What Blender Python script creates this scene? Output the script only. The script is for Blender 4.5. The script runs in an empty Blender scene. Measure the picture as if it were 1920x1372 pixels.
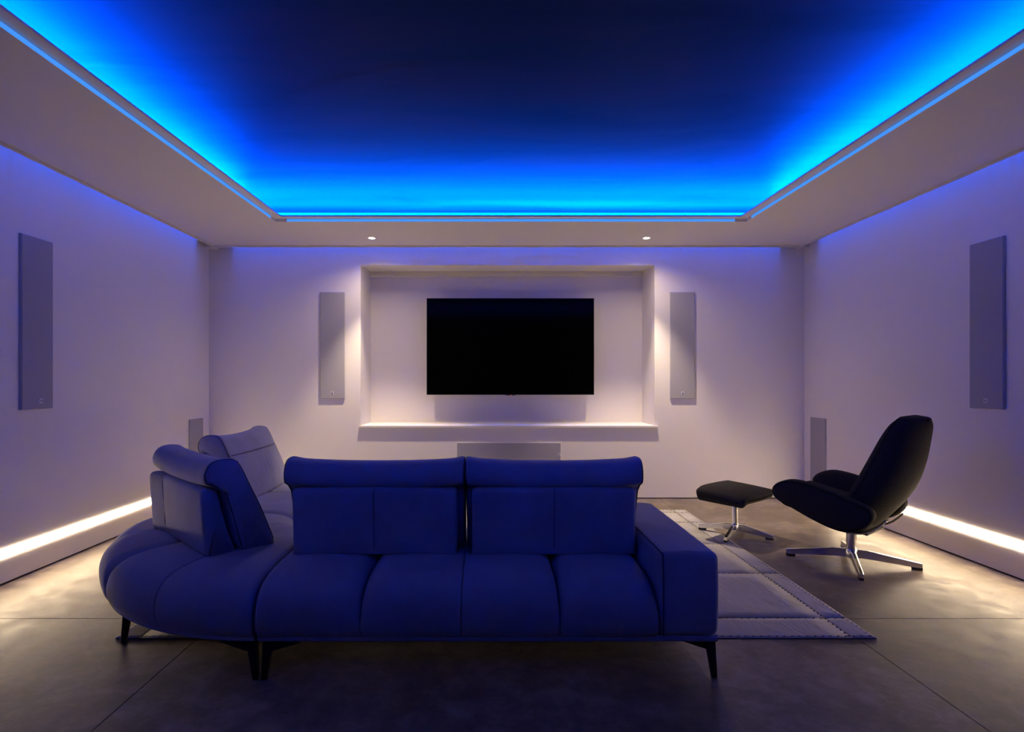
import bpy, bmesh, math, random
from mathutils import Vector, Matrix

random.seed(7)
SC = bpy.context.scene
COL = SC.collection
PI = math.pi

# ------------------------------------------------------------------ camera
cam_data = bpy.data.cameras.new('camera')
cam = bpy.data.objects.new('camera', cam_data)
COL.objects.link(cam)
cam.location = (0.0, 0.0, 1.2)
cam.rotation_euler = (PI / 2, 0, 0)
cam_data.sensor_fit = 'HORIZONTAL'
cam_data.sensor_width = 36.0
cam_data.lens = 1060.0 / 1920.0 * 36.0
cam_data.shift_x = (960 - 921) / 1920.0
cam_data.shift_y = (713 - 686) / 1920.0
cam_data.clip_start = 0.05
SC.camera = cam

# ------------------------------------------------------------------ world, exposure
world = bpy.data.worlds.new('world')
SC.world = world
world.use_nodes = True
world.node_tree.nodes['Background'].inputs[0].default_value = (0, 0, 0, 1)
world.node_tree.nodes['Background'].inputs[1].default_value = 0.0
SC.view_settings.view_transform = 'Standard'
SC.view_settings.look = 'None'
SC.view_settings.gamma = 1.0
SC.view_settings.use_curve_mapping = False
SC.view_settings.exposure = 1.3
SC.cycles.use_denoising = True
SC.cycles.max_bounces = 7
SC.cycles.diffuse_bounces = 5
SC.cycles.glossy_bounces = 3
SC.cycles.adaptive_threshold = 0.03
SC.cycles.sample_clamp_indirect = 6.0
SC.cycles.caustics_reflective = False

# light levels (visible fixtures, plus unseen blue LEDs placed for their glow)
COVE_COL = (0.0, 0.088, 1.0)      # hidden cove LEDs
COVE_STR = 3500.0
LINE_COL = (0.06, 0.30, 1.0)      # thin blue LED line on the cove edge
LINE_STR = 0.42
WASH_STR = 290.0                    # blue tapes washing the wall tops
WARM_COL = (1.0, 0.76, 0.48)      # LED strips low on the side walls
WARM_STR = 17.0
SPOT_COL = (1.0, 0.78, 0.54)      # two recessed downlights
SPOT_W = 76.0
SPILL_W = 11.0

# ------------------------------------------------------------------ room dimensions (metres)
XL, XR = -2.866, 3.180            # side walls
YB, YR = 5.743, -1.5              # TV wall, wall behind the camera
ZC = 2.872                        # upper ceiling
ZS = 2.548                        # underside of the floating perimeter panel


# ================================================================== helpers
def mat(name):
    m = bpy.data.materials.new(name)
    m.use_nodes = True
    nt = m.node_tree
    return m, nt, nt.nodes['Principled BSDF']


def N(nt, kind, **kw):
    n = nt.nodes.new(kind)
    for k, v in kw.items():
        if k in n.inputs:
            n.inputs[k].default_value = v
        else:
            setattr(n, k, v)
    return n


def coords(nt, space='Object', scale=(1, 1, 1)):
    t = N(nt, 'ShaderNodeTexCoord')
    mp = N(nt, 'ShaderNodeMapping')
    mp.inputs['Scale'].default_value = scale
    nt.links.new(t.outputs[space], mp.inputs['Vector'])
    return mp.outputs['Vector']


def noise(nt, vec, scale, detail=4, rough=0.6, dist=0.0):
    n = N(nt, 'ShaderNodeTexNoise')
    n.inputs['Scale'].default_value = scale
    n.inputs['Detail'].default_value = detail
    n.inputs['Roughness'].default_value = rough
    n.inputs['Distortion'].default_value = dist
    nt.links.new(vec, n.inputs['Vector'])
    return n.outputs['Fac']


def ramp(nt, fac, stops):
    r = N(nt, 'ShaderNodeValToRGB')
    el = r.color_ramp.elements
    while len(el) > 1:
        el.remove(el[-1])
    el[0].position = stops[0][0]
    el[0].color = (*stops[0][1], 1)
    for p, c in stops[1:]:
        e = el.new(p)
        e.color = (*c, 1)
    nt.links.new(fac, r.inputs['Fac'])
    return r.outputs['Color']


def bump(nt, bsdf, fac, strength=0.2, dist=0.01):
    b = N(nt, 'ShaderNodeBump')
    b.inputs['Strength'].default_value = strength
    b.inputs['Distance'].default_value = dist
    nt.links.new(fac, b.inputs['Height'])
    nt.links.new(b.outputs['Normal'], bsdf.inputs['Normal'])


def plain(name, col, rough=0.5, metal=0.0, spec=0.5, var=0.0, vscale=8.0, bstr=0.0, bscale=200.0, space='Object'):
    m, nt, b = mat(name)
    b.inputs['Roughness'].default_value = rough
    b.inputs['Metallic'].default_value = metal
    b.inputs['Specular IOR Level'].default_value = spec
    vec = coords(nt, space)
    f = noise(nt, vec, vscale)
    lo = tuple(max(0, c * (1 - var)) for c in col)
    hi = tuple(min(1, c * (1 + var)) for c in col)
    nt.links.new(ramp(nt, f, [(0.3, lo), (0.7, hi)]), b.inputs['Base Color'])
    if bstr:
        bump(nt, b, noise(nt, vec, bscale, 3), bstr, 0.002)
    return m


def emitter(name, col, strength):
    m, nt, b = mat(name)
    nt.nodes.remove(b)
    e = N(nt, 'ShaderNodeEmission')
    e.inputs['Color'].default_value = (*col, 1)
    e.inputs['Strength'].default_value = strength
    nt.links.new(e.outputs[0], nt.nodes['Material Output'].inputs['Surface'])
    return m


def tag(o, label=None, cat=None, group=None, kind=None):
    if label: o['label'] = label
    if cat: o['category'] = cat
    if group: o['group'] = group
    if kind: o['kind'] = kind
    return o


def obj(name, me, material=None, parent=None, smooth=False, loc=None, rot=None):
    if isinstance(me, bmesh.types.BMesh):
        bm = me
        bmesh.ops.recalc_face_normals(bm, faces=bm.faces)
        me = bpy.data.meshes.new(name)
        bm.to_mesh(me)
        bm.free()
    if smooth:
        for p in me.polygons:
            p.use_smooth = True
    if material and not me.materials:
        me.materials.append(material)
    o = bpy.data.objects.new(name, me)
    COL.objects.link(o)
    if parent: o.parent = parent
    if loc: o.location = loc
    if rot: o.rotation_euler = rot
    return o


def empty(name, loc=(0, 0, 0), rz=0.0):
    o = bpy.data.objects.new(name, None)
    o.empty_display_size = 0.1
    COL.objects.link(o)
    o.location = loc
    o.rotation_euler = (0, 0, rz)
    return o


def sharp_smooth(o, deg=35):
    me = o.data
    for p in me.polygons:
        p.use_smooth = True
    try:
        me.set_sharp_from_angle(angle=math.radians(deg))
    except Exception:
        pass
    return o


def box(x0, x1, y0, y1, z0, z1, bev=0.0, seg=2, bm=None):
    b = bmesh.new()
    r = bmesh.ops.create_cube(b, size=1.0)
    for v in r['verts']:
        v.co = Vector((x0 + (v.co.x + 0.5) * (x1 - x0), y0 + (v.co.y + 0.5) * (y1 - y0), z0 + (v.co.z + 0.5) * (z1 - z0)))
    if bev > 0:
        bmesh.ops.bevel(b, geom=list(b.edges), offset=bev, segments=seg, profile=0.5, affect='EDGES')
    if bm is None:
        return b
    me = bpy.data.meshes.new('tmp')
    b.to_mesh(me); b.free()
    bm.from_mesh(me)
    bpy.data.meshes.remove(me)
    return bm


def from_py(verts, faces):
    bm = bmesh.new()
    vs = [bm.verts.new(v) for v in verts]
    for f in faces:
        try:
            bm.faces.new([vs[i] for i in f])
        except ValueError:
            pass
    return bm


def catmull(pts, per=6, closed=False):
    n = len(pts)
    out = []
    rng = range(n) if closed else range(n - 1)
    for i in rng:
        if closed:
            p0, p1, p2, p3 = pts[(i - 1) % n], pts[i], pts[(i + 1) % n], pts[(i + 2) % n]
        else:
            p0, p1, p2, p3 = pts[max(i - 1, 0)], pts[i], pts[i + 1], pts[min(i + 2, n - 1)]
        for k in range(per):
            t = k / per
            out.append(tuple(0.5 * ((2 * b) + (-a + c) * t + (2 * a - 5 * b + 4 * c - d) * t * t + (-a + 3 * b - 3 * c + d) * t ** 3)
                             for a, b, c, d in zip(p0, p1, p2, p3)))
    if not closed:
        out.append(tuple(pts[-1]))
    return out


def normals2(prof):
    """outward normals of a closed 2-D loop"""
    n = len(prof)
    area = sum(prof[i][0] * prof[(i + 1) % n][1] - prof[(i + 1) % n][0] * prof[i][1] for i in range(n))
    sg = 1 if area > 0 else -1
    out = []
    for i in range(n):
        a, b = prof[i - 1], prof[(i + 1) % n]
        dx, dy = b[0] - a[0], b[1] - a[1]
        L = math.hypot(dx, dy) or 1
        out.append((sg * dy / L, -sg * dx / L))
    return out


def loft(rings, cap=True):
    """closed rings of 3-D points -> one closed skin"""
    bm = bmesh.new()
    R = [[bm.verts.new(p) for p in r] for r in rings]
    m = len(rings[0])
    for a, b in zip(R[:-1], R[1:]):
        for i in range(m):
            bm.faces.new((a[i], a[(i + 1) % m], b[(i + 1) % m], b[i]))
    if cap:
        for r in (R[0], R[-1]):
            c = Vector((0, 0, 0))
            for v in r: c += v.co
            cv = bm.verts.new(c / m)
            for i in range(m):
                bm.faces.new((r[i], r[(i + 1) % m], cv))
    return bm


def tube(pts, r, seg=8, caps=True):
    rings = []
    pts = [Vector(p) for p in pts]
    n = len(pts)
    up = None
    for i, p in enumerate(pts):
        t = (pts[min(i + 1, n - 1)] - pts[max(i - 1, 0)]).normalized()
        if up is None:
            up = Vector((0, 0, 1)) if abs(t.z) < 0.9 else Vector((1, 0, 0))
        a = t.cross(up).normalized()
        b = a.cross(t).normalized()
        up = b
        rr = r[i] if isinstance(r, (list, tuple)) else r
        rings.append([p + a * (rr * math.cos(2 * PI * k / seg)) + b * (rr * math.sin(2 * PI * k / seg)) for k in range(seg)])
    return loft(rings, caps)


def lathe(prof, seg=32):
    rings = [[(r * math.cos(2 * PI * k / seg), r * math.sin(2 * PI * k / seg), z) for k in range(seg)] for r, z in prof]
    return loft(rings, True)


# ================================================================== materials
M_wall = plain('white_wall_paint', (0.76, 0.725, 0.70), 0.6, spec=0.25, var=0.01, vscale=2.0, bstr=0.02, bscale=300)
M_dimmed = plain('dimmed_baffle_grey', (0.10, 0.10, 0.11), 0.8, spec=0.2, var=0.05)  # dark tone stands in for less light on the cove baffle
M_dark = plain('charcoal_wall_paint', (0.05, 0.05, 0.055), 0.7, spec=0.2, var=0.03)
M_soffit = plain('white_soffit_paint', (0.76, 0.725, 0.70), 0.6, spec=0.25, var=0.01, vscale=2.0)
M_grille = plain('grey_speaker_fabric', (0.36, 0.35, 0.385), 0.8, spec=0.2, var=0.05, vscale=900, bstr=0.1, bscale=900)
M_grille_side = plain('grey_speaker_edge', (0.36, 0.35, 0.39), 0.6, var=0.02)
M_badge = plain('pale_badge', (0.75, 0.75, 0.78), 0.35, var=0.02)
M_badge_dark = plain('dark_badge_mark', (0.05, 0.05, 0.08), 0.4, var=0.02)
M_blackmetal = plain('black_satin_metal', (0.008, 0.008, 0.009), 0.45, var=0.1)
M_rubber = plain('black_rubber', (0.01, 0.01, 0.01), 0.7, var=0.1)
M_chrome = plain('polished_aluminium', (0.80, 0.79, 0.78), 0.16, metal=1.0, var=0.03, vscale=30)
M_tvcase = plain('black_tv_plastic', (0.006, 0.006, 0.007), 0.4, var=0.1)
M_tvscreen = plain('black_tv_glass', (0.0012, 0.0012, 0.0016), 0.08, spec=0.012, var=0.05)
M_red = emitter('red_standby_light', (1.0, 0.12, 0.03), 1.2)
M_cove = emitter('blue_cove_led', COVE_COL, COVE_STR)
M_wash = emitter('blue_wall_wash_led', (0.02, 0.10, 1.0), WASH_STR)
M_line = emitter('blue_led_line', LINE_COL, LINE_STR)
M_warm = emitter('warm_led_diffuser', WARM_COL, WARM_STR)
M_lamp = emitter('downlight_lens', (1.0, 0.92, 0.8), 14.0)
M_ring = plain('white_downlight_ring', (0.75, 0.74, 0.72), 0.4, var=0.02)

# dark stretch ceiling, its smudgy reflections painted in as streaks
M_ceil, nt, b = mat('dark_blue_stretch_ceiling')
vec = coords(nt, 'Object', (0.35, 1.3, 1))
f = noise(nt, vec, 1.6, 5, 0.55, 0.6)
nt.links.new(ramp(nt, f, [(0.36, (0.003, 0.014, 0.034)), (0.5, (0.007, 0.020, 0.046)), (0.62, (0.016, 0.021, 0.048)), (0.72, (0.005, 0.019, 0.044))]), b.inputs['Base Color'])
b.inputs['Roughness'].default_value = 0.5
b.inputs['Specular IOR Level'].default_value = 0.02

# polished concrete
M_conc, nt, b = mat('polished_concrete')
vec = coords(nt, 'Object', (1, 1, 1))
f1 = noise(nt, vec, 1.3, 8, 0.62, 0.5)
f2 = noise(nt, vec, 9.0, 8, 0.7, 0.2)
f3 = noise(nt, vec, 60.0, 4, 0.7)
mx = N(nt, 'ShaderNodeMix', data_type='FLOAT')
mx.inputs['Factor'].default_value = 0.5
nt.links.new(f1, mx.inputs['A']); nt.links.new(f2, mx.inputs['B'])
base = ramp(nt, mx.outputs['Result'], [(0.34, (0.080, 0.062, 0.049)), (0.5, (0.190, 0.150, 0.117)), (0.64, (0.36, 0.29, 0.23))])
pits = ramp(nt, f3, [(0.30, (0.45, 0.45, 0.45)), (0.38, (1, 1, 1))])
mm = N(nt, 'ShaderNodeMix', data_type='RGBA', blend_type='MULTIPLY')
mm.inputs['Factor'].default_value = 0.8
nt.links.new(base, mm.inputs['A']); nt.links.new(pits, mm.inputs['B'])
nt.links.new(mm.outputs['Result'], b.inputs['Base Color'])
rr = N(nt, 'ShaderNodeMapRange')
rr.inputs['From Min'].default_value = 0.3; rr.inputs['From Max'].default_value = 0.7
rr.inputs['To Min'].default_value = 0.32; rr.inputs['To Max'].default_value = 0.56
nt.links.new(f2, rr.inputs['Value'])
nt.links.new(rr.outputs['Result'], b.inputs['Roughness'])
b.inputs['Specular IOR Level'].default_value = 0.30
bump(nt, b, f2, 0.08, 0.004)
M_joint = plain('dark_floor_joint', (0.06, 0.052, 0.046), 0.9, var=0.1)

# suede of the sofa
M_suede, nt, b = mat('blue_grey_suede')
vec = coords(nt, 'Object')
f1 = noise(nt, vec, 5.0, 5, 0.6, 0.3)
f2 = noise(nt, vec, 420.0, 2, 0.5)
nt.links.new(ramp(nt, f1, [(0.25, (0.270, 0.272, 0.350)), (0.75, (0.355, 0.360, 0.450))]), b.inputs['Base Color'])
b.inputs['Roughness'].default_value = 0.88
b.inputs['Specular IOR Level'].default_value = 0.15
b.inputs['Sheen Weight'].default_value = 0.25
b.inputs['Sheen Roughness'].default_value = 0.5
bump(nt, b, f2, 0.06, 0.001)
M_seam = plain('dark_blue_seam', (0.035, 0.037, 0.06), 0.9, var=0.05)

# black felt of the armchair
M_felt = plain('black_wool_felt', (0.034, 0.031, 0.029), 0.95, spec=0.1, var=0.25, vscale=120, bstr=0.25, bscale=500)
M_feltseam = plain('black_felt_seam', (0.010, 0.010, 0.010), 0.95, spec=0.1, var=0.1)

# hide patchwork rug
M_rug, nt, b = mat('pale_hide')
vec = coords(nt, 'Object')
inf = N(nt, 'ShaderNodeObjectInfo')
wn = N(nt, 'ShaderNodeVectorMath', operation='ADD')
nt.links.new(vec, wn.inputs[0]); nt.links.new(inf.outputs['Random'], wn.inputs[1])
f1 = noise(nt, wn.outputs[0], 3.0, 6, 0.6, 0.8)
vs = N(nt, 'ShaderNodeMapping'); vs.inputs['Scale'].default_value = (14, 4, 1); vs.inputs['Rotation'].default_value = (0, 0, 0.5)
nt.links.new(wn.outputs[0], vs.inputs['Vector'])
f2 = noise(nt, vs.outputs['Vector'], 1.6, 5, 0.6, 1.0)
nt.links.new(ramp(nt, f1, [(0.25, (0.42, 0.40, 0.39)), (0.6, (0.56, 0.535, 0.52)), (0.85, (0.66, 0.635, 0.61))]), b.inputs['Base Color'])
b.inputs['Roughness'].default_value = 0.85
b.inputs['Specular IOR Level'].default_value = 0.15
bump(nt, b, f2, 0.55, 0.012)
M_stitch = plain('dark_rug_stitch', (0.05, 0.045, 0.06), 0.9, var=0.2)
M_rugback = plain('black_rug_backing', (0.012, 0.011, 0.012), 0.95, var=0.2)

# ================================================================== room shell
# ---- floor: base plus six cast slabs with sawn joints
floor = obj('floor', box(XL - 0.2, XR + 0.2, YR - 0.2, YB + 0.2, -0.16, -0.014), M_joint)
tag(floor, 'grey brown polished concrete floor with thin sawn joints', 'floor', kind='structure')
xs = [XL - 0.12, -1.367, 1.705, XR + 0.12]
ys = [YR - 0.12, -0.2, 2.85, YB + 0.12]
g = 0.0013
for i in range(3):
    for j in range(3):
        obj('concrete_slab', box(xs[i] + g, xs[i + 1] - g, ys[j] + g, ys[j + 1] - g, -0.0145, 0.0, 0.0012, 1), M_conc, floor)

# ---- side walls and rear wall (stand 10 mm clear of the floor: the dark shadow line)
ZB = 0.010
wl = tag(obj('wall_left', box(XL - 0.15, XL, YR - 0.15, YB + 0.15, ZB, ZC + 0.1), M_wall), kind='structure')
wr = tag(obj('wall_right', box(XR, XR + 0.15, YR - 0.15, YB + 0.15, ZB, ZC + 0.1), M_wall), kind='structure')
we = tag(obj('wall_rear', box(XL - 0.14, XR + 0.14, YR - 0.15, YR, ZB, ZC + 0.1), M_dark), kind='structure')
tag(wl, 'white painted side wall with warm light strip, left of the sofa')
tag(wr, 'white painted side wall with warm light strip, behind the armchair')
tag(we, 'plain dark grey wall behind the viewer')

# ---- TV wall with its recessed niche, one connected shell
NX0, NX1, NZ0, NZ1, NYB = -1.326, 1.660, 0.7255, 2.370, 6.220
x0, x1, z0, z1 = XL - 0.14, XR + 0.14, ZB, ZC + 0.1
YO = 6.40
V = [(x0, YB, z0), (x1, YB, z0), (x1, YB, z1), (x0, YB, z1),
     (NX0, YB, NZ0), (NX1, YB, NZ0), (NX1, YB, NZ1), (NX0, YB, NZ1)]
# niche ceiling profile (y, z): front lintel, raised screen slot, rear
TP = [(YB, NZ1), (5.865, NZ1), (5.865, NZ1 + 0.022), (NYB, NZ1 + 0.022)]
F = [(0, 1, 5, 4), (1, 2, 6, 5), (2, 3, 7, 6), (3, 0, 4, 7)]
iL = [7]; iR = [6]
for (y, z) in TP[1:]:
    iL.append(len(V)); V.append((NX0, y, z))
    iR.append(len(V)); V.append((NX1, y, z))
for k in range(3):
    F.append((iL[k], iR[k], iR[k + 1], iL[k + 1]))
bl = len(V); V.append((NX0, NYB, NZ0)); br = len(V); V.append((NX1, NYB, NZ0))
F.append((4, 5, br, bl))
F.append((bl, br, iR[3], iL[3]))
F.append((4, bl, iL[3], iL[2], iL[1], iL[0]))
F.append((5, iR[0], iR[1], iR[2], iR[3], br))
# outer back so that the wall has thickness
o = len(V)
V += [(x0, YO, z0), (x1, YO, z0), (x1, YO, z1), (x0, YO, z1)]
F += [(o, o + 3, o + 2, o + 1), (0, o, o + 1, 1), (1, o + 1, o + 2, 2), (2, o + 2, o + 3, 3), (3, o + 3, o, 0)]
wb = obj('wall_back', from_py(V, F), M_wall)
tag(wb, 'white painted wall with recessed niche around the television', kind='structure')
obj('niche_batten', box(NX0 + 0.001, NX1 - 0.001, 6.186, NYB - 0.001, 2.338, NZ1 + 0.021, 0.002, 1), M_wall, wb)

# niche sill of three boards
sill = empty('niche_shelf', (0.17, 5.95, NZ0))
tag(sill, 'long thin white shelf forming the sill of the television niche', 'shelf')
bx_ = [-1.344, -0.430, 0.870, 1.688]
for k in range(3):
    bm = from_py(*(lambda a, c: ([(a, 5.713, 0), (c, 5.713, 0), (c, YB - 0.001, 0), (min(c, NX1 - 0.001), YB - 0.001, 0), (min(c, NX1 - 0.001), NYB - 0.001, 0), (max(a, NX0 + 0.001), NYB - 0.001, 0), (max(a, NX0 + 0.001), YB - 0.001, 0), (a, YB - 0.001, 0)], [(0, 1, 2, 3, 4, 5, 6, 7)]))(bx_[k] + 0.0012, bx_[k + 1] - 0.0012))
    r = bmesh.ops.extrude_face_region(bm, geom=list(bm.faces))
    for v in r['geom']:
        if isinstance(v, bmesh.types.BMVert): v.co.z += 0.0155
    bmesh.ops.remove_doubles(bm, verts=bm.verts, dist=1e-5)
    for v in bm.verts:
        v.co -= Vector((0.17, 5.95, -0.0005))
    obj('shelf_board', bm, M_wall, sill)

# ---- upper ceiling
ceil = obj('ceiling', box(XL - 0.14, XR + 0.14, YR - 0.14, YB + 0.14, ZC, ZC + 0.12), M_ceil)
tag(ceil, 'dark blue upper ceiling glowing above the floating white perimeter panel', kind='structure')


def ring_mesh(outer, inner, zlo, zhi):
    """flat ring slab between two quads"""
    V = []
    for z in (zlo, zhi):
        V += [(x, y, z) for x, y in outer] + [(x, y, z) for x, y in inner]
    F = []
    for k in range(4):
        n = (k + 1) % 4
        F.append((k, n, 4 + n, 4 + k))
        F.append((8 + k, 12 + k, 12 + n, 8 + n))
        F.append((k, 8 + k, 8 + n, n))
        F.append((4 + k, 4 + n, 12 + n, 12 + k))
    return from_py(V, F)


GAP = 0.090
outer = [(XL + GAP, YR + GAP), (XR - GAP, YR + GAP), (XR - GAP, YB - GAP), (XL + GAP, YB - GAP)]
inner = [(-1.911, -0.55), (2.158, -0.55), (2.168, 4.803), (-1.835, 4.803)]
LIPW = 0.072
lipin = [(inner[0][0] + LIPW, inner[0][1] + LIPW), (inner[1][0] - LIPW, inner[1][1] + LIPW),
         (inner[2][0] - LIPW, inner[2][1] - LIPW), (inner[3][0] + LIPW, inner[3][1] - LIPW)]
obj('soffit_panel', ring_mesh(outer, inner, ZS, ZS + 0.036), M_soffit, ceil)
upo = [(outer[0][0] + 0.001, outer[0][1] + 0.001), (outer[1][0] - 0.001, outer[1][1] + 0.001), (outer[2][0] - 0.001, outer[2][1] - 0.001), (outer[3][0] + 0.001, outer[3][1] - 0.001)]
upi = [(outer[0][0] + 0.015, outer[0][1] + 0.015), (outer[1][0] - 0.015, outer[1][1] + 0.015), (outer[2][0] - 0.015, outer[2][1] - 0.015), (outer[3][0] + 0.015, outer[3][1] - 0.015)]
obj('added_cove_baffle', ring_mesh(upo, upi, ZS + 0.036, ZC), M_dimmed, ceil)  # added baffle, stops cove light leaking into the wall gap
lipo = [(inner[0][0] - 0.0, inner[0][1] - 0.0), inner[1], inner[2], inner[3]]
obj('cove_lip', ring_mesh(lipo, lipin, ZS + 0.0225, ZS + 0.034), M_soffit, ceil)
out2 = [(outer[0][0] + 0.012, outer[0][1] + 0.012), (outer[1][0] - 0.012, outer[1][1] + 0.012), (outer[2][0] - 0.012, outer[2][1] - 0.012), (outer[3][0] + 0.012, outer[3][1] - 0.012)]
obj('soffit_edge_trim', ring_mesh(outer, out2, ZS - 0.018, ZS), M_soffit, ceil)

for sx in (0, 1):
    for sy in (0, 1):
        cxa, cxb = sorted((XL + 0.001, XL + GAP + 0.002)) if sx == 0 else sorted((XR - GAP - 0.002, XR - 0.001))
        cya, cyb = sorted((YR + 0.001, YR + GAP + 0.002)) if sy == 0 else sorted((YB - GAP - 0.002, YB - 0.001))
        obj('added_corner_blocker', box(cxa, cxb, cya, cyb, ZS - 0.016, ZC - 0.001), M_soffit, ceil)  # unseen block added to hold stray tape light off the corners

# blue LED line set into the step of the cove, one per side, stopping short of the corners
SIDE = ['rear', 'right', 'tv_wall', 'left']
TXT = ['thin blue light line on the ceiling step nearest the viewer', 'thin blue light line on the ceiling step above the armchair side',
       'thin blue light line on the ceiling step nearest the television wall', 'thin blue light line on the ceiling step above the rounded sofa corner side']
for k in range(4):
    a = Vector((*inner[k], 0)); c = Vector((*inner[(k + 1) % 4], 0))
    d = (c - a).normalized(); nrm = Vector((-d.y, d.x, 0))
    a2 = a + d * 0.10; c2 = c - d * 0.10
    V = []
    for z in (ZS + 0.0008, ZS + 0.0195):
        for p in (a2, c2):
            for t in (0.0005, 0.004):
                q = p + nrm * t
                V.append((q.x, q.y, z))
    F = [(0, 1, 3, 2), (4, 6, 7, 5), (0, 4, 5, 1), (2, 3, 7, 6), (1, 5, 7, 3), (0, 2, 6, 4)]
    ln = obj('led_light_line', from_py(V, F), M_line, ceil if k == 0 else None)
    if k:
        tag(ln, TXT[k], 'light', 'blue light lines around the ceiling opening')

# hidden cove LED strips lying on top of the panel, facing up
OFF, OFFB = 0.54, 0.38
lo = [(XL + OFF, YR + OFF), (XR - OFF, YR + OFF), (XR - OFF, YB - OFFB), (XL + OFF, YB - OFFB)]
for k in range(4):
    a = Vector((*lo[k], 0)); c = Vector((*lo[(k + 1) % 4], 0))
    d = (c - a).normalized(); nrm = Vector((-d.y, d.x, 0)) * 0.008
    a += d * 0.02; c -= d * 0.02
    zt = ZS + 0.145
    V = [tuple(p + nrm * s + Vector((0, 0, ZS + 0.0365))) for p in (a, c) for s in (-1, 1)]
    V += [(x, y, zt) for x, y, z in V]
    st = obj('cove_light_strip', from_py(V, [(0, 1, 3, 2), (0, 4, 5, 1), (2, 3, 7, 6), (1, 5, 7, 3), (0, 2, 6, 4)]), M_ring, ceil)
    obj('led_tape', from_py(V[4:], [(0, 1, 3, 2)]), M_cove, st)

# unseen blue wall-wash tapes, placed for the wall-top glow, shining down the panel gap
for k in range(4):
    a = Vector((*outer[k], 0)); c = Vector((*outer[(k + 1) % 4], 0))
    d = (c - a).normalized(); nrm = Vector((d.y, -d.x, 0))
    a += d * 0.16; c -= d * 0.16
    zt = ZS + 0.30
    V = [tuple(p + nrm * q + Vector((0, 0, zt))) for p in (a, c) for q in (0.0005, 0.0125)]
    V += [(x, y, z + 0.006) for x, y, z in V]
    st = obj('wall_wash_tape', from_py(V, [(4, 6, 7, 5), (0, 4, 5, 1), (2, 3, 7, 6), (1, 5, 7, 3), (0, 2, 6, 4)]), M_ring, ceil)
    obj('led_tape', from_py(V[:4], [(0, 2, 3, 1)]), M_wash, st)
    # unseen cross baffles, added in the gap to keep the tape's light on its own wall
    bm = bmesh.new()
    Lg = (c - a).length
    nb = int(Lg / 0.08)
    for q in range(nb + 1):
        p = a + d * (Lg * q / nb)
        e1, e2 = p - d * 0.001, p + d * 0.001
        cs = [e1 + nrm * 0.0005, e2 + nrm * 0.0005, e2 + nrm * (GAP - 0.001), e1 + nrm * (GAP - 0.001)]
        vs = [bm.verts.new((v.x, v.y, z)) for z in (ZS + 0.045, zt - 0.002) for v in cs]
        for f_ in ((0, 1, 2, 3), (4, 7, 6, 5), (0, 4, 5, 1), (1, 5, 6, 2), (2, 6, 7, 3), (3, 7, 4, 0)):
            bm.faces.new([vs[i] for i in f_])
    obj('added_cross_baffles', bm, M_ring, st)['kind'] = 'stuff'

# ---- warm light strips low on the side walls
def wall_strip(x, sgn, z0, z1, y0, y1, label):
    t = empty('wall_light_strip', (x, (y0 + y1) / 2, z0))
    tag(t, label, 'light', 'warm strips along the side walls')
    h, L = z1 - z0, (y1 - y0) / 2
    a, c = sorted((sgn * 0.0006, sgn * 0.0036))
    obj('diffuser', box(a, c, -L, L, 0.0, h), M_warm, t)
    for e in (-1, 1):
        obj('end_cap', box(a, c, *sorted((e * (L + 0.0005), e * (L + 0.008))), -0.001, h + 0.001), M_wall, t)


wall_strip(XL, 1, 0.155, 0.208, 3.0, 5.25, 'long glowing warm white strip low on the wall beside the sofa')
wall_strip(XR, -1, 0.178, 0.233, 3.0, 5.25, 'long glowing warm white strip low on the wall behind the armchair')


# ---- recessed downlights
def downlight(x, y, label):
    t = empty('downlight', (x, y, ZS))
    tag(t, label, 'light', 'recessed downlights in front of the television wall')
    obj('bezel_ring', lathe_ring(0.030, 0.041, -0.003, 0.0), M_ring, t, True)
    obj('lamp_lens', lathe([(0.0295, -0.0022), (0.024, -0.0034), (0.01, -0.0040)], 24), M_lamp, t, True)
    for nm, w, ang, bl in (('downlight_beam', SPOT_W, 70, 0.65), ('downlight_spill', SPILL_W, 150, 0.9)):
        L = bpy.data.lights.new(nm, 'SPOT')
        L.energy = w
        L.color = SPOT_COL
        L.spot_size = math.radians(ang)
        L.spot_blend = bl
        L.shadow_soft_size = 0.025
        lo_ = bpy.data.objects.new(nm, L)
        COL.objects.link(lo_)
        lo_.parent = t
        lo_.location = (0, 0, -0.03)


def lathe_ring(r0, r1, z0, z1, seg=32):
    prof = [(r0, z0), (r1 - 0.002, z0), (r1, z1), (r0, z1)]
    rings = []
    V, F = [], []
    for k in range(seg):
        a = 2 * PI * k / seg
        V += [(r * math.cos(a), r * math.sin(a), z) for r, z in prof]
    for k in range(seg):
        n = (k + 1) % seg
        for i in range(4):
            j = (i + 1) % 4
            F.append((4 * k + i, 4 * k + j, 4 * n + j, 4 * n + i))
    return from_py(V, F)


downlight(-1.13, 5.35, 'small round lit downlight in the soffit above the niche, nearer the sofa corner')
downlight(1.47, 5.35, 'small round lit downlight in the soffit above the niche, nearer the armchair')

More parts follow.
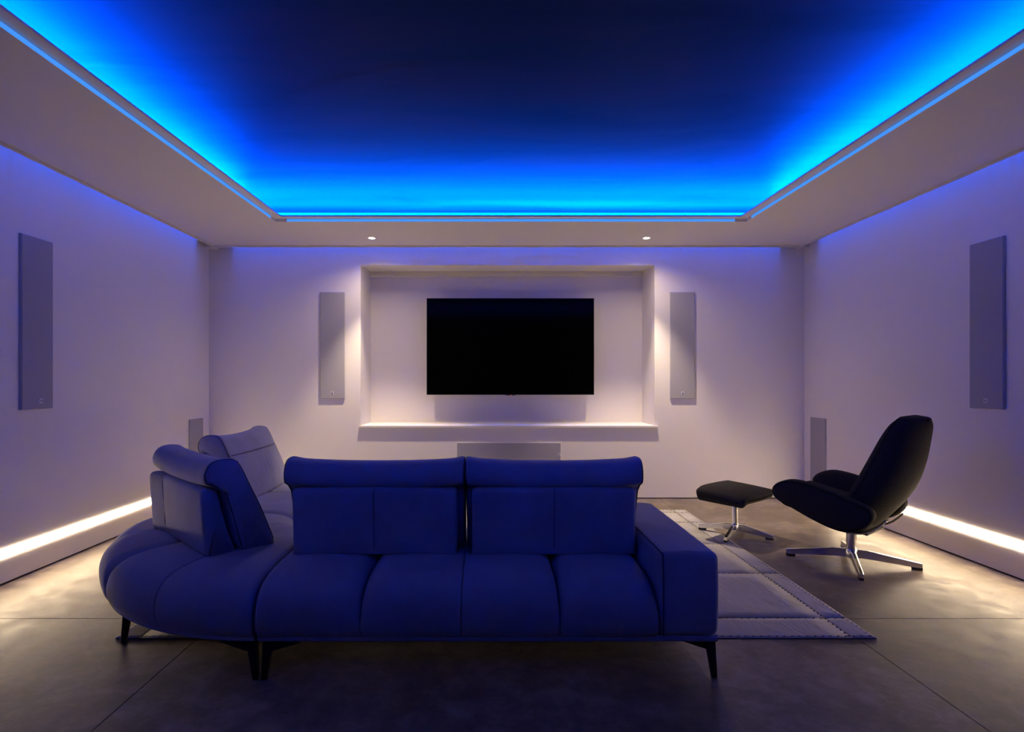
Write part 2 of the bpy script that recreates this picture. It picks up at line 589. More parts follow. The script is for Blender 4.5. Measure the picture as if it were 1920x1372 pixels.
# ================================================================== speakers
def panel_speaker(loc, rz, w, h, label, badge=(0.0, 0.055), dep=0.018, group='flat wall speakers', cat='speaker', name='wall_speaker', frame=False):
    """front faces local -Y, wall plane at local y=0, origin at bottom centre"""
    t = empty(name, loc, rz)
    tag(t, label, cat, group)
    obj('cabinet', box(-w / 2, w / 2, -dep + 0.004, -0.0005, 0, h, 0.0015, 1), M_grille_side if not frame else M_wall, t)
    e = 0.003 if not frame else 0.007
    obj('grille', box(-w / 2 + e, w / 2 - e, -dep, -dep + 0.0055, e, h - e, 0.0015, 1), M_grille, t)
    bx, bz = badge
    bd = obj('badge', box(bx - 0.013, bx + 0.013, -dep - 0.0015, -dep + 0.001, bz - 0.014, bz + 0.014, 0.001, 1), M_badge, t)
    bm = bmesh.new()
    for k in (-1, 0, 1):
        box(bx - 0.0075, bx + 0.0075, -dep - 0.0022, -dep - 0.001, bz - 0.0012 + k * 0.006 - 0.0012, bz + k * 0.006 + 0.0018, bm=bm)
    obj('badge_mark', bm, M_badge_dark, bd)['kind'] = 'stuff'
    return t


panel_speaker((-1.609, YB, 1.016), 0, 0.248, 1.080, 'tall flat grey speaker on the television wall, sofa corner side of the niche')
panel_speaker((1.939, YB, 1.016), 0, 0.248, 1.080, 'tall flat grey speaker on the television wall, armchair side of the niche')
panel_speaker((XL, 3.554, 1.020), PI / 2, 0.248, 1.075, 'tall flat grey speaker on the side wall above the rounded sofa corner', badge=(0.025, 0.05))
panel_speaker((XR, 3.616, 1.020), -PI / 2, 0.248, 1.075, 'tall flat grey speaker on the side wall above the armchair', badge=(0.0, 0.05))
panel_speaker((XL, 5.478, 0.13), PI / 2, 0.25, 0.698, 'low grey speaker panel in the room corner behind the sofa cushions', dep=0.014)
panel_speaker((XR, 5.488, 0.13), -PI / 2, 0.25, 0.706, 'low grey speaker panel in the room corner behind the armchair', dep=0.014)

# centre panel under the shelf
t = empty('centre_speaker', (0.179, YB, 0.17))
tag(t, 'wide flat grey speaker panel set in the wall below the niche shelf', 'speaker')
w, h, dep = 1.062, 0.4015, 0.010
obj('frame', box(-w / 2, w / 2, -dep + 0.004, -0.0005, 0, h, 0.001, 1), M_wall, t)
obj('grille', box(-w / 2 + 0.006, w / 2 - 0.006, -dep, -dep + 0.0055, 0.006, h - 0.006, 0.001, 1), M_grille, t)
bd = obj('badge', box(0.498, 0.522, -dep - 0.0015, -dep + 0.001, 0.264, 0.292, 0.001, 1), M_badge, t)
V = [(0.502, -dep - 0.0022, 0.287), (0.507, -dep - 0.0022, 0.287), (0.510, -dep - 0.0022, 0.277), (0.513, -dep - 0.0022, 0.287), (0.518, -dep - 0.0022, 0.287), (0.5125, -dep - 0.0022, 0.268), (0.5075, -dep - 0.0022, 0.268)]
obj('badge_mark', from_py(V, [(0, 1, 2, 6), (2, 3, 4, 5), (2, 5, 6)]), M_badge_dark, bd)

# ================================================================== television
tv = empty('television', (0.206, 6.075, 1.045))
tag(tv, 'large black flat screen television mounted in the wall niche', 'television')
TW, TH = 1.800, 1.038
obj('screen', box(-TW / 2 + 0.006, TW / 2 - 0.006, -0.0015, 0.006, 0.009, TH - 0.006, 0.0008, 1), M_tvscreen, tv)
obj('case', box(-TW / 2, TW / 2, 0.0, 0.022, 0, TH, 0.002, 1), M_tvcase, tv)
obj('rear_housing', box(-TW / 2 + 0.28, TW / 2 - 0.28, 0.022, 0.06, 0.06, TH * 0.55, 0.006, 2), M_tvcase, tv)
obj('wall_mount', box(-0.30, 0.30, 0.06, 0.1445, 0.30, 0.62, 0.004, 1), M_blackmetal, tv)
sn = obj('sensor_bump', box(-0.055, 0.055, 0.002, 0.018, -0.006, 0.0005, 0.002, 1), M_tvcase, tv)
obj('standby_light', box(0.004, 0.012, 0.0008, 0.004, -0.0055, -0.0005), M_red, sn)

# ================================================================== sectional sofa
OX, OY = -0.945, 3.38             # pivot of the round corner
sofa = empty('sectional_sofa', (-0.6, 2.9, 0.0))
tag(sofa, 'large blue suede corner sofa with rounded corner and angled back cushions', 'sofa')
SOFA_INV = Matrix.Translation((0.6, -2.9, 0.0))


def part(name, bm, material, smooth=True, parent=None):
    bmesh.ops.transform(bm, matrix=SOFA_INV, verts=bm.verts)
    return obj(name, bm, material, parent or sofa, smooth)


def map_a(s, r, z): return (s, OY - r, z)
def map_b(th, r, z): return (OX - r * math.cos(th), OY - r * math.sin(th), z)
def map_c(y, r, z): return (OX - r, y, z)


SEAT_OPEN = [(1.120, 0.176), (1.139, 0.205), (1.147, 0.250), (1.143, 0.300), (1.122, 0.345), (1.080, 0.378), (1.015, 0.397), (0.93, 0.406), (0.80, 0.409), (0.62, 0.410), (0.45, 0.409), (0.33, 0.402),
             (0.262, 0.382), (0.220, 0.345), (0.200, 0.290), (0.200, 0.230), (0.210, 0.176)]
SEAT = catmull(SEAT_OPEN, 4)
SEAT_N = normals2(SEAT)
NP = len(SEAT)


def seat_panel(mapf, s0, s1, e0, e1, scale=1.0, fade=False):
    """upholstered panel swept from s0 to s1. e0/e1 are (depth_top, depth_low, width) of the pinch at each end;
    scale = metres per unit of s at the outer face"""
    L = abs(s1 - s0) * scale
    us = []
    n = 26
    for k in range(n + 1):
        t = k / n
        us.append(0.5 - 0.5 * math.cos(PI * t) if True else t)
    us = sorted(set([0.0, 0.002 / L, 0.005 / L, 0.01 / L] + us + [1 - 0.01 / L, 1 - 0.005 / L, 1 - 0.002 / L, 1.0]))
    rings = []
    for u in us:
        s = s0 + (s1 - s0) * u
        ring = []
        for i in range(NP):
            r, z = SEAT[i]
            nr, nz = SEAT_N[i]
            if i in (0, NP - 1):
                nr, nz = (1 if i == 0 else -1), 0
            up = min(1.0, max(0.0, (z - 0.20) / 0.17))
            up = up * up * (3 - 2 * up)
            d = 0.0
            fd = 1.0 if not fade else min(1.0, max(0.12, (r - 0.35) / 0.4))
            for (dt, dl, w), e in ((e0, u * L), (e1, (1 - u) * L)):
                dep = dl + (dt - dl) * up
                ww = w * (0.35 + 0.65 * up)
                q = max(0.0, 1 - e / ww)
                d += dep * (1 - math.sqrt(max(0.0, 1 - q * q)))
            d *= fd
            crown = 0.010 * fd * math.sin(PI * u) * up
            d -= crown
            ring.append(mapf(s, r - nr * d, z - nz * d))
        rings.append(ring)
    return loft(rings, True)


THIN = (0.010, 0.005, 0.012)
CREASE = (0.070, 0.008, 0.060)
OPEN = (0.024, 0.008, 0.026)
AX = [-0.938, -0.523, -0.119, 0.274, 0.668]
for k, (a, c) in enumerate([(OPEN, CREASE), (CREASE, THIN), (THIN, CREASE), (CREASE, CREASE)]):
    part('seat_panel', seat_panel(map_a, AX[k] + 0.0006, AX[k + 1] - 0.0006, a, c), M_suede)
TH = [PI / 2, PI * 3 / 8, PI / 4, PI / 8, 0]
for k, (a, c) in enumerate([(OPEN, THIN), (THIN, CREASE), (CREASE, THIN), (THIN, OPEN)]):
    part('seat_panel', seat_panel(map_b, TH[k] - 0.0006 - (0.004 if k == 0 else 0), TH[k + 1] + 0.0006 + (0.004 if k == 3 else 0), a, c, 1.1, True), M_suede)
CY = [3.384, 4.005, 4.630]
for k, (a, c) in enumerate([((0.06, 0.03, 0.06), THIN), (THIN, (0.06, 0.03, 0.06))]):
    part('seat_panel', seat_panel(map_c, CY[k] + 0.0006, CY[k + 1] - 0.0006, a, c), M_suede)


def base_frame(mapf, s0, s1, n):
    pr = [(1.112, 0.153), (1.117, 0.158), (1.117, 0.172), (1.110, 0.1775), (0.214, 0.1775), (0.207, 0.172), (0.207, 0.158), (0.212, 0.150), (0.6, 0.149), (1.09, 0.149)]
    return loft([[mapf(s0 + (s1 - s0) * k / n, r, z) for r, z in pr] for k in range(n + 1)], True)


part('base_frame', base_frame(map_a, -0.936, 0.908, 2), M_suede, False)
part('base_frame', base_frame(map_b, PI / 2 - 0.005, 0.005, 32), M_suede, False)
part('base_frame', base_frame(map_c, 3.388, 4.626, 2), M_suede, False)


# armrest: soft block
def soft_box(hx, hy, hz, r, nx, ny, nz, fn=None):
    def ticks(h, n):
        inner = h - r
        c = [math.tan(a * PI / 4) * r for a in (0.33, 0.67)]
        left = [-h] + [-inner - x for x in reversed(c)] + [-inner]
        mid = [-inner + 2 * inner * k / n for k in range(1, n)]
        return left + mid + [-x for x in reversed(left)]
    tx, ty, tz = ticks(hx, nx), ticks(hy, ny), ticks(hz, nz)
    bm = bmesh.new()
    cache = {}

    def vert(i, j, k):
        key = (i, j, k)
        if key not in cache:
            p = Vector((tx[i], ty[j], tz[k]))
            q = Vector((max(-hx + r, min(hx - r, p.x)), max(-hy + r, min(hy - r, p.y)), max(-hz + r, min(hz - r, p.z))))
            v = p - q
            if v.length > 1e-9:
                p = q + v.normalized() * r
            if fn: p = fn(p)
            cache[key] = bm.verts.new(p)
        return cache[key]
    X, Y, Z = len(tx) - 1, len(ty) - 1, len(tz) - 1
    for i in range(X):
        for j in range(Y):
            for k in (0, Z):
                bm.faces.new((vert(i, j, k), vert(i + 1, j, k), vert(i + 1, j + 1, k), vert(i, j + 1, k)))
    for i in range(X):
        for k in range(Z):
            for j in (0, Y):
                bm.faces.new((vert(i, j, k), vert(i + 1, j, k), vert(i + 1, j, k + 1), vert(i, j, k + 1)))
    for j in range(Y):
        for k in range(Z):
            for i in (0, X):
                bm.faces.new((vert(i, j, k), vert(i, j + 1, k), vert(i, j + 1, k + 1), vert(i, j, k + 1)))
    return bm


AHX, AHY, AHZ = 0.1195, 0.468, 0.1665


def arm_fn(p):
    # gentle padding on the big faces
    q = Vector(p)
    q.z += 0.006 * math.cos(p.x / AHX * 1.4) * (1 if p.z > 0 else 0)
    q.x += (0.010 * math.cos(p.z / AHZ * 1.4) * math.cos(p.y / AHY * 1.3)) * (1 if p.x > 0 else 0)
    q.y -= 0.006 * math.cos(p.z / AHZ * 1.4) * (1 if p.y < 0 else 0)
    return q


bm = soft_box(AHX, AHY, AHZ, 0.028, 4, 8, 5, arm_fn)
bmesh.ops.translate(bm, verts=bm.verts, vec=(0.668 + AHX + 0.002, 2.252 + AHY, 0.1785 + AHZ))
arm = part('armrest', bm, M_suede)
# piping along the arm's edges
ax0, ax1, ay0, az1 = 0.681, 0.899, 2.252, 0.5105
p1 = [(ax0 + 0.004, ay0 - 0.0035, 0.185), (ax0 + 0.004, ay0 - 0.006, 0.35), (ax0 + 0.003, ay0 - 0.0015, 0.485), (ax0 + 0.003, ay0 + 0.008, 0.5035), (ax0 + 0.001, ay0 + 0.03, 0.5095), (ax0 + 0.001, 2.7, 0.5105), (ax0 + 0.001, 3.15, 0.509)]
part('arm_seam', tube(catmull(p1, 4), 0.0022, 6), M_seam, parent=arm)
p2 = [(ax0 + 0.006, ay0 + 0.0165, 0.5085), (0.79, ay0 + 0.0165, 0.5135), (ax1 - 0.006, ay0 + 0.0165, 0.5085)]
part('arm_seam', tube(catmull(p2, 5), 0.0020, 6), M_seam, parent=arm)


# ---- back units: outer shell pad and the cushion that leans on it
PADP = catmull([(0.004, 0.004), (-0.008, 0.02), (-0.014, 0.10), (-0.021, 0.20), (-0.024, 0.275), (-0.014, 0.300), (0.012, 0.306), (0.034, 0.301), (0.047, 0.284), (0.066, 0.20), (0.092, 0.10), (0.120, 0.02), (0.113, 0.004), (0.06, 0.0)], 4, True)
CUSP = catmull([(0.150, 0.004), (0.126, 0.06), (0.102, 0.15), (0.078, 0.235), (0.056, 0.292), (0.016, 0.313), (-0.018, 0.330), (-0.026, 0.368), (-0.010, 0.408), (0.022, 0.430), (0.075, 0.434),
                (0.118, 0.420), (0.150, 0.366), (0.186, 0.290), (0.226, 0.205), (0.264, 0.110), (0.292, 0.035), (0.288, 0.004), (0.22, 0.0)], 4, True)


def unit_skin(prof, halfw, rnd, sag=0.0, ear=0.0, folds=None, puff=0.008, n=46, seamgroove=None):
    nr = normals2(prof)
    us = []
    for k in range(n + 1):
        t = -1 + 2 * k / n
        us.append(t)
    ext = [0.0, 0.15, 0.35, 0.6, 0.85]
    rings = []
    hw0 = max(halfw(z) for y, z in prof)
    xs = sorted(set([-1 + rnd / hw0 * e for e in ext] + [u for u in us if abs(u) < 1 - rnd / hw0] + [1 - rnd / hw0 * e for e in ext]))
    for u in xs:
        ring = []
        e = (1 - abs(u)) * hw0
        q = max(0.0, 1 - e / rnd)
        d = rnd * 0.9 * (1 - math.sqrt(max(0.0, 1 - q * q)))
        for i, (y, z) in enumerate(prof):
            hw = halfw(z)
            x = u * hw
            top = min(1, max(0, (z - 0.27) / 0.14))
            dd = d - puff * (1 - u * u)
            yy = y - nr[i][0] * dd
            zz = z - nr[i][1] * (dd if z > 0.02 else 0)
            zz -= sag * (1 - abs(u) ** 2.2) * top
            yy += sag * 0.8 * (1 - u * u) * top
            zz += ear * max(0.0, abs(u) - 0.86) / 0.14 * top
            if folds and nr[i][0] > 0.3 and z < 0.33:
                yy += folds(x, z) * nr[i][0]
            if seamgroove is not None and abs(x - seamgroove) < 0.012 and nr[i][0] < -0.3:
                yy += 0.004 * (1 - abs(x - seamgroove) / 0.012)
            ring.append((x, yy, max(zz, 0.001)))
        rings.append(ring)
    return loft(rings, True)


def back_unit(px, py, rz, folds=None, wide=0.407, seam_x=0.0):
    """px,py: middle of the pad's bottom back edge; local +Y is where the sitter looks"""
    Mx = Matrix.Translation((px, py, 0.409)) @ Matrix.Rotation(rz, 4, 'Z')
    bm = unit_skin(PADP, lambda z: 0.371, 0.022, seamgroove=seam_x)
    if seam_x:
        for v in bm.verts:                     # the far end of this shell bows outward
            v.co.y -= 0.16 * max(0.0, seam_x - v.co.x)
    bm.transform(Mx)
    pad = part('backrest_shell', bm, M_suede)
    sp = [Mx @ Vector((seam_x, y + 0.0005, z)) for y, z in [(-0.008, 0.008), (-0.0175, 0.06), (-0.0195, 0.12), (-0.0262, 0.20), (-0.0295, 0.265), (-0.020, 0.301), (0.012, 0.3135)]]
    part('shell_seam', tube(catmull(sp, 4), 0.0016, 6), M_seam, parent=pad)
    bm = unit_skin(CUSP, lambda z: (wide - 0.005) + 0.005 * min(1, max(0, z / 0.33)), 0.018, sag=0.026, ear=0.008, folds=folds)
    bm.transform(Mx)
    cu = part('back_cushion', bm, M_suede)
    # seam between head roll and cushion front
    y0, z0 = 0.198, 0.302
    pts = []
    for k in range(21):
        u = -0.985 + 1.97 * k / 20
        q = max(0, (abs(u) - 0.93) / 0.07)
        pts.append(Mx @ Vector((u * (wide - 0.003), y0 - 0.008 + 0.006 * (1 - u * u) - 0.030 * q * q, z0 + 0.0015 - 0.004 * (1 - abs(u) ** 2.2) - 0.008 * q * q)))
    part('cushion_seam', tube(pts, 0.0020, 6), M_seam, parent=cu)
    # piping around both cushion ends
    for sg in (-1, 1):
        pp = []
        nr = normals2(CUSP)
        for i in range(0, len(CUSP), 2):
            y, z = CUSP[i]
            if z < 0.02: continue
            hw = (wide - 0.005) + 0.005 * min(1, max(0, z / 0.33))
            pp.append((i, Mx @ Vector((sg * (hw - 0.004), y - nr[i][0] * 0.0045, z - nr[i][1] * 0.0045 + (0.004 if z > 0.35 else 0)))))
        part('end_piping', tube([p for i, p in pp], 0.0022, 6), M_seam, parent=cu)
    return pad


back_unit(-0.527, 2.560, 0.0)
back_unit(0.2835, 2.560, 0.0, wide=0.402)
s2 = math.sqrt(0.5)
rad = 0.830
back_unit(OX - rad * s2 + 0.0, OY - rad * s2, -PI / 4, seam_x=-0.20)


def folds3(x, z):
    e = math.exp(-((x + 0.10) / 0.10) ** 2) * math.exp(-((z - 0.17) / 0.10) ** 2)
    return 0.007 * e * math.cos((x + 0.10 + 0.25 * (z - 0.17)) * 2 * PI / 0.055)


back_unit(OX - 0.925, 4.035, -PI / 2, folds3, wide=0.39)


# ---- splayed legs with their mounting wedge
def leg(x, y, ang, zf=0.0):
    """ang: direction in which the foot splays outward; bracket runs the other way"""
    c, s = math.cos(ang), math.sin(ang)
    rings = []
    for k, (z, off, hw, hd) in enumerate([(0.1485, 0.0, 0.0200, 0.018), (0.10, 0.005, 0.0175, 0.0155), (0.05, 0.011, 0.0148, 0.0130), (zf + 0.004, 0.016, 0.0122, 0.011), (zf, 0.0165, 0.0105, 0.0095)]):
        rings.append([(x + (off + a * hw) * c - b * hd * s, y + (off + a * hw) * s + b * hd * c, z) for a, b in ((-1, -0.7), (-0.7, -1), (0.7, -1), (1, -0.7), (1, 0.7), (0.7, 1), (-0.7, 1), (-1, 0.7))])
    lg = part('leg', loft(rings), M_blackmetal, False)
    V = []
    for a, z in ((0.02, 0.1488), (-0.13, 0.1488), (-0.125, 0.1440), (-0.02, 0.118), (0.018, 0.112)):
        for b in (-0.016, 0.016):
            V.append((x + a * c - b * s, y + a * s + b * c, z))
    n = 5
    F = [tuple(2 * i for i in range(n)), tuple(2 * i + 1 for i in reversed(range(n)))]
    F += [(2 * i, 2 * ((i + 1) % n), 2 * ((i + 1) % n) + 1, 2 * i + 1) for i in range(n)]
    part('leg_bracket', from_py(V, F), M_blackmetal, False, parent=lg)


leg(0.886, 2.292, math.radians(-12))
leg(-0.896, 2.276, math.radians(186))
leg(0.860, 3.08, math.radians(30), 0.0085)
leg(-0.86, 3.08, math.radians(150), 0.0085)
leg(-0.962, 2.276, math.radians(-8))
a48 = math.radians(47)
leg(OX - 1.065 * math.cos(a48), OY - 1.065 * math.sin(a48), PI + math.radians(38))
leg(OX - 1.06, 3.33, PI)
leg(OX - 0.30, 3.20, -PI / 4, 0.0085)
leg(OX - 1.04, 3.45, PI)
leg(OX - 1.04, 4.55, PI - 0.4)
leg(OX - 0.30, 4.55, 0.4, 0.0085)
leg(OX - 0.30, 3.50, 0, 0.0085)

# ================================================================== patchwork rug
RX0, RX1, RY0, RY1 = -1.745, 1.790, 2.625, 5.225
rug = empty('patchwork_rug', ((RX0 + RX1) / 2, (RY0 + RY1) / 2, 0.0))
tag(rug, 'pale hide patchwork rug with dark stitched seams under the sofa', 'rug')
rcx, rcy = (RX0 + RX1) / 2, (RY0 + RY1) / 2


def rpart(name, bm, m, smooth=False):
    bmesh.ops.translate(bm, verts=bm.verts, vec=(-rcx, -rcy, 0))
    return obj(name, bm, m, rug, smooth)


rpart('backing', box(RX0, RX1, RY0, RY1, 0.0005, 0.003), M_rugback)
BW = 0.115
cx = [RX0, RX0 + BW, RX0 + BW + 0.83, RX0 + BW + 1.66, RX0 + BW + 2.49, RX1 - BW, RX1]
cy = [RY0, RY0 + 0.215, 3.500, 4.130, 4.755, RY1 - 0.115, RY1]


def patch(xa, xb, ya, yb):
    n, m = 8, 8
    bm = bmesh.new()
    g = 0.0006
    G = []
    ph = random.uniform(0, 6)
    for j in range(m + 1):
        row = []
        for i in range(n + 1):
            u, v = i / n, j / m
            x = xa + g + (xb - xa - 2 * g) * u
            y = ya + g + (yb - ya - 2 * g) * v
            edge = min(u, 1 - u, v, 1 - v)
            z = 0.0055 + 0.0010 * min(1, edge * 6) + 0.0006 * math.sin(9 * x + 5 * y + ph) * min(1, edge * 6)
            row.append(bm.verts.new((x, y, z)))
        G.append(row)
    for j in range(m):
        for i in range(n):
            bm.faces.new((G[j][i], G[j][i + 1], G[j + 1][i + 1], G[j + 1][i]))
    r = bmesh.ops.extrude_edge_only(bm, edges=[e for e in bm.edges if e.is_boundary])
    for v in r['geom']:
        if isinstance(v, bmesh.types.BMVert): v.co.z = 0.003
    return bm


for i in range(len(cx) - 1):
    for j in range(len(cy) - 1):
        rpart('hide_patch', patch(cx[i], cx[i + 1], cy[j], cy[j + 1]), M_rug, True)

# stitches: short dark dashes crossing every seam and the rim
bm = bmesh.new()


def stitch(x, y, ang, L=0.030, w=0.0028):
    c, s = math.cos(ang), math.sin(ang)
    z = 0.0080
    pts = [(-L / 2, -w, 0.0050), (0, -w, z), (L / 2, -w, 0.0050), (L / 2, w, 0.0050), (0, w, z), (-L / 2, w, 0.0050)]
    vs = [bm.verts.new((x + a * c - b * s, y + a * s + b * c, zz)) for a, b, zz in pts]
    bm.faces.new((vs[0], vs[1], vs[4], vs[5]))
    bm.faces.new((vs[1], vs[2], vs[3], vs[4]))


for xx in cx[1:-1]:
    y = RY0 + 0.02
    while y < RY1 - 0.02:
        stitch(xx + random.uniform(-.002, .002), y, 1.0 + random.uniform(-.25, .25)); y += 0.032
for yy in cy[1:-1]:
    x = RX0 + 0.02
    while x < RX1 - 0.02:
        stitch(x, yy + random.uniform(-.002, .002), 0.45 + random.uniform(-.25, .25)); x += 0.036
for xx in (RX0 + 0.014, RX1 - 0.014):
    y = RY0 + 0.02
    while y < RY1 - 0.02:
        stitch(xx, y, 0.7 + random.uniform(-.2, .2), 0.026); y += 0.034
for yy in (RY0 + 0.016, RY1 - 0.016):
    x = RX0 + 0.02
    while x < RX1 - 0.02:
        stitch(x, yy, 0.6 + random.uniform(-.2, .2), 0.030); x += 0.036
rpart('stitching', bm, M_stitch)['kind'] = 'stuff'


# ================================================================== star bases for armchair and ottoman
def star_base(parent, rz, R, hub_r, col_r, col_top, hgt):
    c0 = obj('column', lathe([(col_r, 0.045), (col_r, col_top - 0.02), (col_r * 0.92, col_top - 0.018), (col_r * 0.92, col_top)], 24), M_chrome, parent)
    sharp_smooth(c0)
    hb = obj('hub', lathe([(hub_r * 0.9, 0.034), (hub_r, 0.038), (hub_r, 0.034 + hgt), (hub_r * 0.93, 0.038 + hgt)], 24), M_chrome, parent)
    sharp_smooth(hb)
    for k in range(4):
        a = rz + k * PI / 2
        V = []
        prof = [(hub_r * 0.75, 0.036, 0.036 + hgt, 0.016), (R * 0.25, 0.034, 0.034 + hgt, 0.0135), (R * 0.95, 0.014, 0.0125 + hgt * 0.62, 0.012), (R, 0.0135, 0.010 + hgt * 0.60, 0.0105)]
        rings = []
        for (d, zl, zh, hw) in prof:
            rings.append([(d, -hw, zl), (d, hw, zl), (d, hw * 1.0, zh - 0.003), (d, hw * 0.7, zh), (d, -hw * 0.7, zh), (d, -hw, zh - 0.003)])
        m_ = loft(rings)
        m_.transform(Matrix.Rotation(a, 4, 'Z'))
        ar = obj('base_arm', m_, M_chrome, parent)
        f_ = box(R - 0.055, R + 0.001, -0.0125, 0.0125, 0.0, 0.0155, 0.002, 1)
        f_.transform(Matrix.Rotation(a, 4, 'Z'))
        obj('foot_pad', f_, M_rubber, ar)


# ================================================================== swivel armchair
FACE = math.radians(128)
chair = empty('swivel_armchair', (2.379, 3.735, 0.0), FACE)
tag(chair, 'black felt swivel armchair with high back and polished four star base', 'armchair')
star_base(chair, math.radians(-24.5) - FACE, 0.382, 0.036, 0.030, 0.225, 0.052)


# side arm shells: closed outline in (u, z), given a soft thickness in y
ARM = catmull([(0.362, 0.452), (0.335, 0.508), (0.25, 0.547), (0.15, 0.545), (0.027, 0.519), (-0.10, 0.476), (-0.195, 0.440), (-0.228, 0.398), (-0.215, 0.345), (-0.165, 0.295), (-0.09, 0.262), (0.0, 0.268), (0.119, 0.308), (0.24, 0.362), (0.325, 0.400)], 4, True)


def pillow_outline(outline, y0, y1, bulge, rnd, bend=None):
    """closed outline (u,z) extruded between y0 and y1 with rolled edges"""
    n = len(outline)
    cu = sum(p[0] for p in outline) / n
    cz = sum(p[1] for p in outline) / n
    nr = normals2(outline)
    rings = []
    steps = [(0.0, 0.45), (0.0, 0.72), (0.0, 0.90)]
    th = y1 - y0
    prof = []
    for q in (0.0, 0.25, 0.5, 0.75, 1.0):
        a = q * PI / 2
        prof.append((1 - math.cos(a) * 1.0, math.sin(a)))   # inset factor, height
    # from centre of the low side out over the rim to the centre of the high side
    lows = [('s', 0.35), ('s', 0.7)]
    def ring(inset, y, sc=None):
        out = []
        for i, (u, z) in enumerate(outline):
            if sc is not None:
                uu, zz = cu + (u - nr[i][0] * rnd - cu) * sc, cz + (z - nr[i][1] * rnd - cz) * sc
            else:
                uu, zz = u - nr[i][0] * inset, z - nr[i][1] * inset
            yy = y + (bend(uu, zz) if bend else 0)
            out.append((uu, yy, zz))
        return out
    for sc, bl in ((0.15, 1.0), (0.45, 0.85), (0.75, 0.5)):
        rings.append(ring(0, y0 - bulge * bl, sc))
    for k in range(5):
        a = k / 4 * PI / 2
        rings.append(ring(rnd * (1 - math.sin(a)), y0 + rnd * (1 - math.cos(a)) * 0.9))
    for k in range(5):
        a = (4 - k) / 4 * PI / 2
        rings.append(ring(rnd * (1 - math.sin(a)), y1 - rnd * (1 - math.cos(a)) * 0.9))
    for sc, bl in ((0.75, 0.5), (0.45, 0.85), (0.15, 1.0)):
        rings.append(ring(0, y1 + bulge * bl, sc))
    return loft(rings, True)


for sg in (1, -1):
    # arms toe in a little at the back
    bend = (lambda s: (lambda u, z: s * (-0.05 * (0.05 - u) * (1 if u < 0.05 else 0.3) + 0.10 * (z - 0.40))))(sg)
    bm = pillow_outline(ARM, 0.255 if sg > 0 else -0.345, 0.345 if sg > 0 else -0.255, 0.006, 0.032, bend)
    a_ = obj('armrest', bm, M_felt, chair, True)
    yo = sg * 0.338
    pts = [(u - n_[0] * 0.010, yo + bend(u, z), z - n_[1] * 0.010) for (u, z), n_ in zip(ARM, normals2(ARM))]
    obj('arm_seam', tube(pts[2:-1], 0.0035, 6), M_feltseam, a_, True)

# reclined backrest: cross-sections stacked along its spine; slim head, wider shoulders
SP = [  # (u_front, z_front, u_back, z_back, half width)
    (0.020, 0.320, -0.045, 0.232, 0.215),
    (-0.015, 0.390, -0.140, 0.270, 0.245),
    (-0.055, 0.475, -0.235, 0.372, 0.258),
    (-0.095, 0.565, -0.315, 0.485, 0.258),
    (-0.138, 0.660, -0.370, 0.605, 0.252),
    (-0.182, 0.760, -0.402, 0.728, 0.240),
    (-0.225, 0.855, -0.420, 0.842, 0.226),
    (-0.268, 0.930, -0.428, 0.920, 0.212),
    (-0.312, 0.976, -0.418, 0.964, 0.190),
]
SPc = catmull(SP, 3)
rings = []
for k, (uf, zf, ub, zb, hw) in enumerate(SPc):
    f_, b_ = Vector((uf, zf)), Vector((ub, zb))
    mid = (f_ + b_) / 2
    hd = (f_ - b_) / 2
    ring = []
    n = 36
    for i in range(n):
        a = 2 * PI * i / n
        ca, sa = math.cos(a), math.sin(a)
        ex = 0.55
        px = math.copysign(abs(ca) ** ex, ca)      # front/back
        py = math.copysign(abs(sa) ** 0.72, sa)      # width
        y = hw * py
        wrap = 0.055 * (y / 0.26) ** 2               # sides wrap forward
        pnt = mid + hd * px
        if px < 0:
            pnt = pnt + Vector((wrap * 1.2, -wrap * 0.0))
        else:
            pnt = pnt + Vector((wrap * 0.75, 0))
        ring.append((pnt.x, y, pnt.y))
    rings.append(ring)
# rounded crown
last = SPc[-1]
for t_, zz in ((0.90, 0.007), (0.65, 0.011), (0.3, 0.013)):
    cxm = Vector((sum(p[0] for p in rings[len(SPc) - 1]) / 36, 0, sum(p[2] for p in rings[len(SPc) - 1]) / 36))
    rings.append([((p[0] - cxm.x) * t_ + cxm.x, p[1] * t_, cxm.z + (p[2] - cxm.z) * t_ + zz) for p in rings[len(SPc) - 1]])
bk = obj('backrest', loft(rings), M_felt, chair, True)
# welt running up the near and far side of the backrest and over the crown
for sg in (1, -1):
    pts = []
    for (uf, zf, ub, zb, hw) in SPc[3:]:
        k_ = 0.60
        pts.append((uf * k_ + ub * (1 - k_) + 0.05 * (hw / 0.26) ** 2 + 0.008, sg * hw * 0.985, zf * k_ + zb * (1 - k_)))
    obj('back_seam', tube(pts, 0.0032, 6), M_feltseam, bk, True)
obj('zip_tab', box(-0.436, -0.424, 0.05, 0.066, 0.956, 0.966, 0.002, 1), M_feltseam, bk)


# seat cushion between the arms
def seat_fn(p):
    q = Vector(p)
    q.z += 0.012 * math.cos(p.x / 0.27 * 1.5) * math.cos(p.y / 0.25 * 1.5) * (1 if p.z > 0 else -0.3)
    q.z += 0.06 * (p.x + 0.05) / 0.27 * 0.9
    return q


bm = soft_box(0.262, 0.238, 0.062, 0.045, 8, 8, 2, seat_fn)
bmesh.ops.translate(bm, verts=bm.verts, vec=(0.110, 0, 0.352))
obj('seat_cushion', bm, M_felt, chair, True)
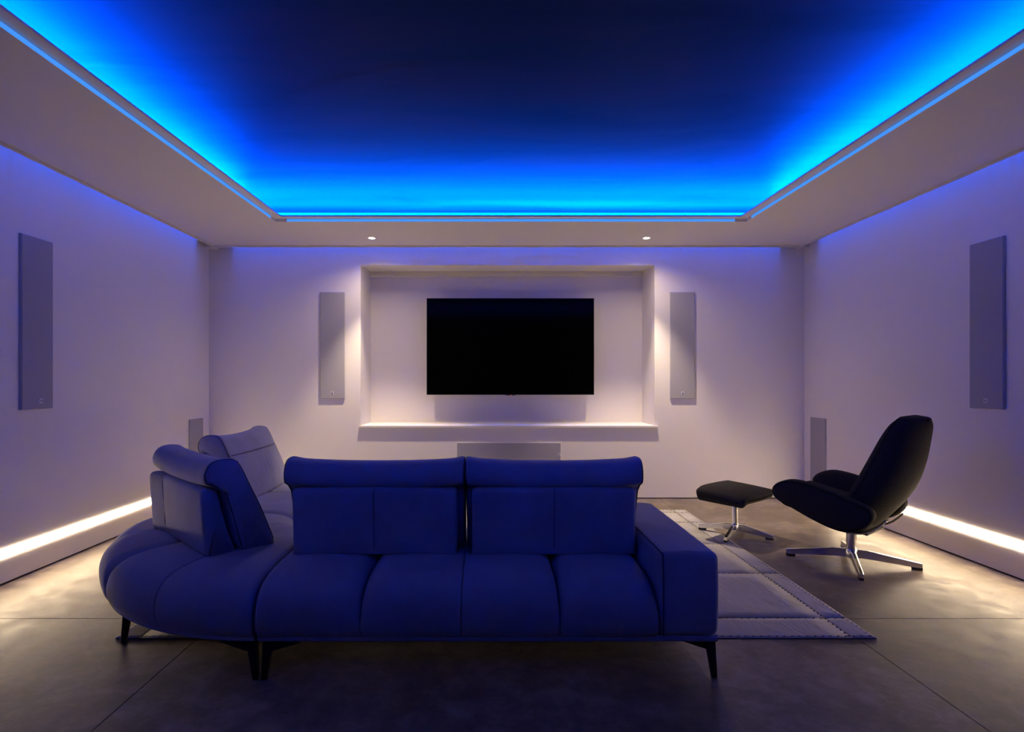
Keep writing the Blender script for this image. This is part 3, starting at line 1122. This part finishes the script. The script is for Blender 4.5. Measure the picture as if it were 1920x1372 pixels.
# chassis: plate, side brackets, chrome under-tube
pl = obj('seat_plate', box(-0.11, 0.13, -0.15, 0.15, 0.245, 0.257, 0.003, 1), M_blackmetal, chair)
pl.rotation_euler = (0, math.radians(-8), 0)
obj('tilt_bracket', box(-0.060, 0.020, -0.045, 0.045, 0.215, 0.255, 0.006, 2), M_chrome, chair)
for sg in (1, -1):
    pts = [(0.20, sg * 0.20, 0.318), (0.10, sg * 0.20, 0.276), (0.0, sg * 0.19, 0.246), (-0.07, sg * 0.18, 0.236), (-0.13, sg * 0.17, 0.247), (-0.19, sg * 0.16, 0.283), (-0.245, sg * 0.155, 0.343)]
    obj('chrome_tube', tube(catmull(pts, 4), 0.0075, 8), M_chrome, chair, True)
obj('bracket_plate', box(-0.075, -0.020, 0.150, 0.156, 0.222, 0.268, 0.002, 1), M_chrome, chair)

# ================================================================== ottoman
ott = empty('footstool', (1.885, 4.372, 0.0085), FACE)
tag(ott, 'low black felt footstool on a polished four star base at the rug edge', 'footstool')
star_base(ott, math.radians(-37) - FACE, 0.272, 0.030, 0.0225, 0.300, 0.048)


def ott_fn(p):
    q = Vector(p)
    u, v = p.x / 0.205, p.y / 0.245
    top = 1 if p.z > 0 else 0.25
    q.z += 0.014 * (1 - v * v) * (1 - 0.7 * u * u) * top             # crowned middle
    q.z -= 0.020 * max(0.0, -u) ** 2 * (1 - v * v) * top              # dips where the calves rest
    q.z += 0.010 * u * top
    q.z -= 0.030 * max(0.0, v - 0.55) ** 2 / 0.2
    k = 1 - 0.10 * (0.045 - p.z) / 0.09                              # underside drawn in
    q.x *= k; q.y *= k
    return q


bm = soft_box(0.205, 0.245, 0.040, 0.030, 10, 10, 2, ott_fn)
bmesh.ops.translate(bm, verts=bm.verts, vec=(0, 0, 0.322))
pad = obj('seat_pad', bm, M_felt, ott, True)
pts = []
for k in range(41):
    a = 2 * PI * k / 40
    ca, sa = math.cos(a), math.sin(a)
    p = Vector((0.209 * math.copysign(abs(ca) ** 0.28, ca), 0.249 * math.copysign(abs(sa) ** 0.28, sa), 0.012))
    q = ott_fn(p)
    pts.append((q.x, q.y, q.z + 0.322))
obj('pad_welt', tube(pts, 0.0045, 6, False), M_feltseam, pad, True)
obj('mounting_plate', lathe([(0.10, 0.2875), (0.10, 0.296), (0.07, 0.300)], 24), M_blackmetal, ott)
